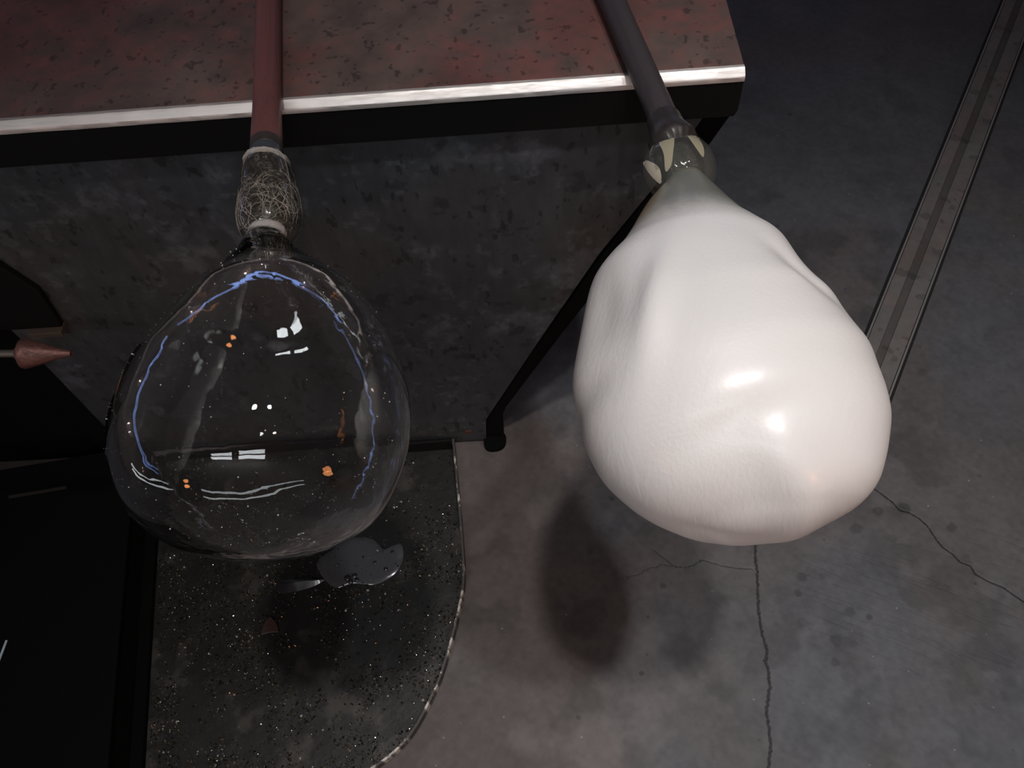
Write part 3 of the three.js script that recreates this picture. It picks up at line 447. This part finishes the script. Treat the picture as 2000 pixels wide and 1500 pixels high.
function tubeLamp(label, a, b, axis, normal, tint = [0.30, 0.45, 1.0], power = 2.2) {            // long bluish light strip on a wall
  const len = a.distanceTo(b), g = thing('strip_light', label, 'strip light', a.clone().add(b).multiplyScalar(0.5).toArray());
  g.rotation.y = Math.atan2(normal.x, normal.z);
  mesh('housing', new RoundedBoxGeometry(len, 0.16, 0.05, 2, 0.006).translate(0, 0, -0.025), blackSteel, g);
  mesh('diffuser', new RoundedBoxGeometry(len - 0.02, 0.11, 0.02, 2, 0.006).translate(0, 0, 0.005), std({ color: 0x111122, emissive: lin(...tint), emissiveIntensity: power }), g);
  const r = new THREE.RectAreaLight(lin(...tint), power, len - 0.02, 0.11); r.position.copy(g.position).addScaledVector(normal, 0.02); r.lookAt(r.position.clone().add(normal)); scene.add(r);
}
tubeLamp('long blue strip light on the back wall', V(-4.4, 1.55, RZ0 + 0.06), V(2.6, 1.55, RZ0 + 0.06), 'x', V(0, 0, 1));
tubeLamp('added long white strip light low on the front wall', V(-4.2, 0.55, RZ1 - 0.06), V(1.8, 0.55, RZ1 - 0.06), 'x', V(0, 0, -1), [0.9, 0.96, 1.0], 3.5);  // unseen strip, added to draw bright lines along the glass rim
tubeLamp('added short white strip light low on the left wall', V(RX0 + 0.06, 0.55, 4.2), V(RX0 + 0.06, 0.55, 0.2), 'z', V(1, 0, 0), [0.9, 0.96, 1.0], 3.5);  // second added strip, brightens the lower left of the glass rim
tubeLamp('long blue strip light on the left wall', V(RX0 + 0.06, 1.75, 2.5), V(RX0 + 0.06, 1.75, -4.4), 'z', V(1, 0, 0));
{
  const spots = [[-4.9, 1.2, 1.2], [-4.9, 1.25, -0.6], [-4.9, 1.2, -1.1], [-4.9, 1.3, -2.9], [-3.6, 1.2, -4.9], [-1.9, 1.3, -4.9], [-1.3, 1.15, -4.9], [0.3, 1.3, -4.9]];
  const where = ['nearest the front on the left wall', 'second along the left wall', 'third along the left wall', 'fourth along the left wall', 'nearest the corner on the back wall', 'second along the back wall', 'third along the back wall', 'farthest from the corner on the back wall'];
  spots.forEach(([x, y, z], i) => {
    const back = z < -4.8, g = thing('wall_lamp', 'small warm globe wall lamp ' + where[i], 'lamp', [x, y, z], 'small warm wall lamps');
    mesh('globe', new THREE.SphereGeometry(0.035, 20, 14), std({ color: 0x222222, emissive: lin(1, 0.80, 0.74), emissiveIntensity: 22 }), g);
    mesh('bracket', new THREE.CylinderGeometry(0.012, 0.02, 0.08, 12).rotateX(back ? Math.PI / 2 : 0).rotateZ(back ? 0 : Math.PI / 2).translate(back ? 0 : -0.06, 0, back ? -0.06 : 0), blackSteel, g);
    const l = new THREE.PointLight(lin(1, 0.80, 0.74), 0.10, 0, 2); l.position.set(x + (back ? 0 : 0.04), y, z + (back ? 0.04 : 0)); l.castShadow = true; scene.add(l);
  });
}
function furnace(label, x, z, turn, width, R, glow, cd) {     // a closed block with a round glowing mouth
  const g = thing('glass_furnace', label, 'furnace', [x, 0, z]); g.rotation.y = turn;
  const hole = new THREE.Shape([[-width / 2, 0], [width / 2, 0], [width / 2, 2.2], [-width / 2, 2.2]].map((q) => new THREE.Vector2(...q))); const h = new THREE.Path(); h.absarc(0, 1.25, R, 0, Math.PI * 2, true); hole.holes.push(h);
  mesh('body', new THREE.ExtrudeGeometry(hole, { depth: 0.9, bevelEnabled: true, bevelSize: 0.01, bevelThickness: 0.01, bevelSegments: 2, curveSegments: 32 }).translate(0, 0, -0.9), std({ color: lin(0.08, 0.07, 0.065), roughness: 0.9 }), g);
  mesh('mouth_ring', new THREE.TorusGeometry(R + 0.02, 0.024, 14, 48).translate(0, 1.25, 0.015), blackSteel, g);
  mesh('glow', new THREE.CylinderGeometry(R - 0.002, R - 0.002, 0.03, 40).rotateX(Math.PI / 2).translate(0, 1.25, -0.14), std({ color: 0x331100, emissive: lin(1.0, 0.36, 0.12), emissiveIntensity: glow }), g);
  const l = new THREE.PointLight(lin(1.0, 0.40, 0.18), cd, 0, 2); l.position.copy(V(0, 1.25, 0.06).applyEuler(g.rotation).add(g.position)); l.castShadow = true; scene.add(l);
}
furnace('tall furnace with a round glowing mouth at the right front of the shop', 3.1, 2.5, Math.PI + 0.85, 1.4, 0.30, 14, 3.5);
furnace('added narrow furnace with a small glowing mouth at the left front of the shop', -2.8, 3.2, Math.PI - 0.65, 1.0, 0.16, 18, 1.2);  // unseen second furnace, added for more orange glints in the glass
renderer.render(scene, camera);
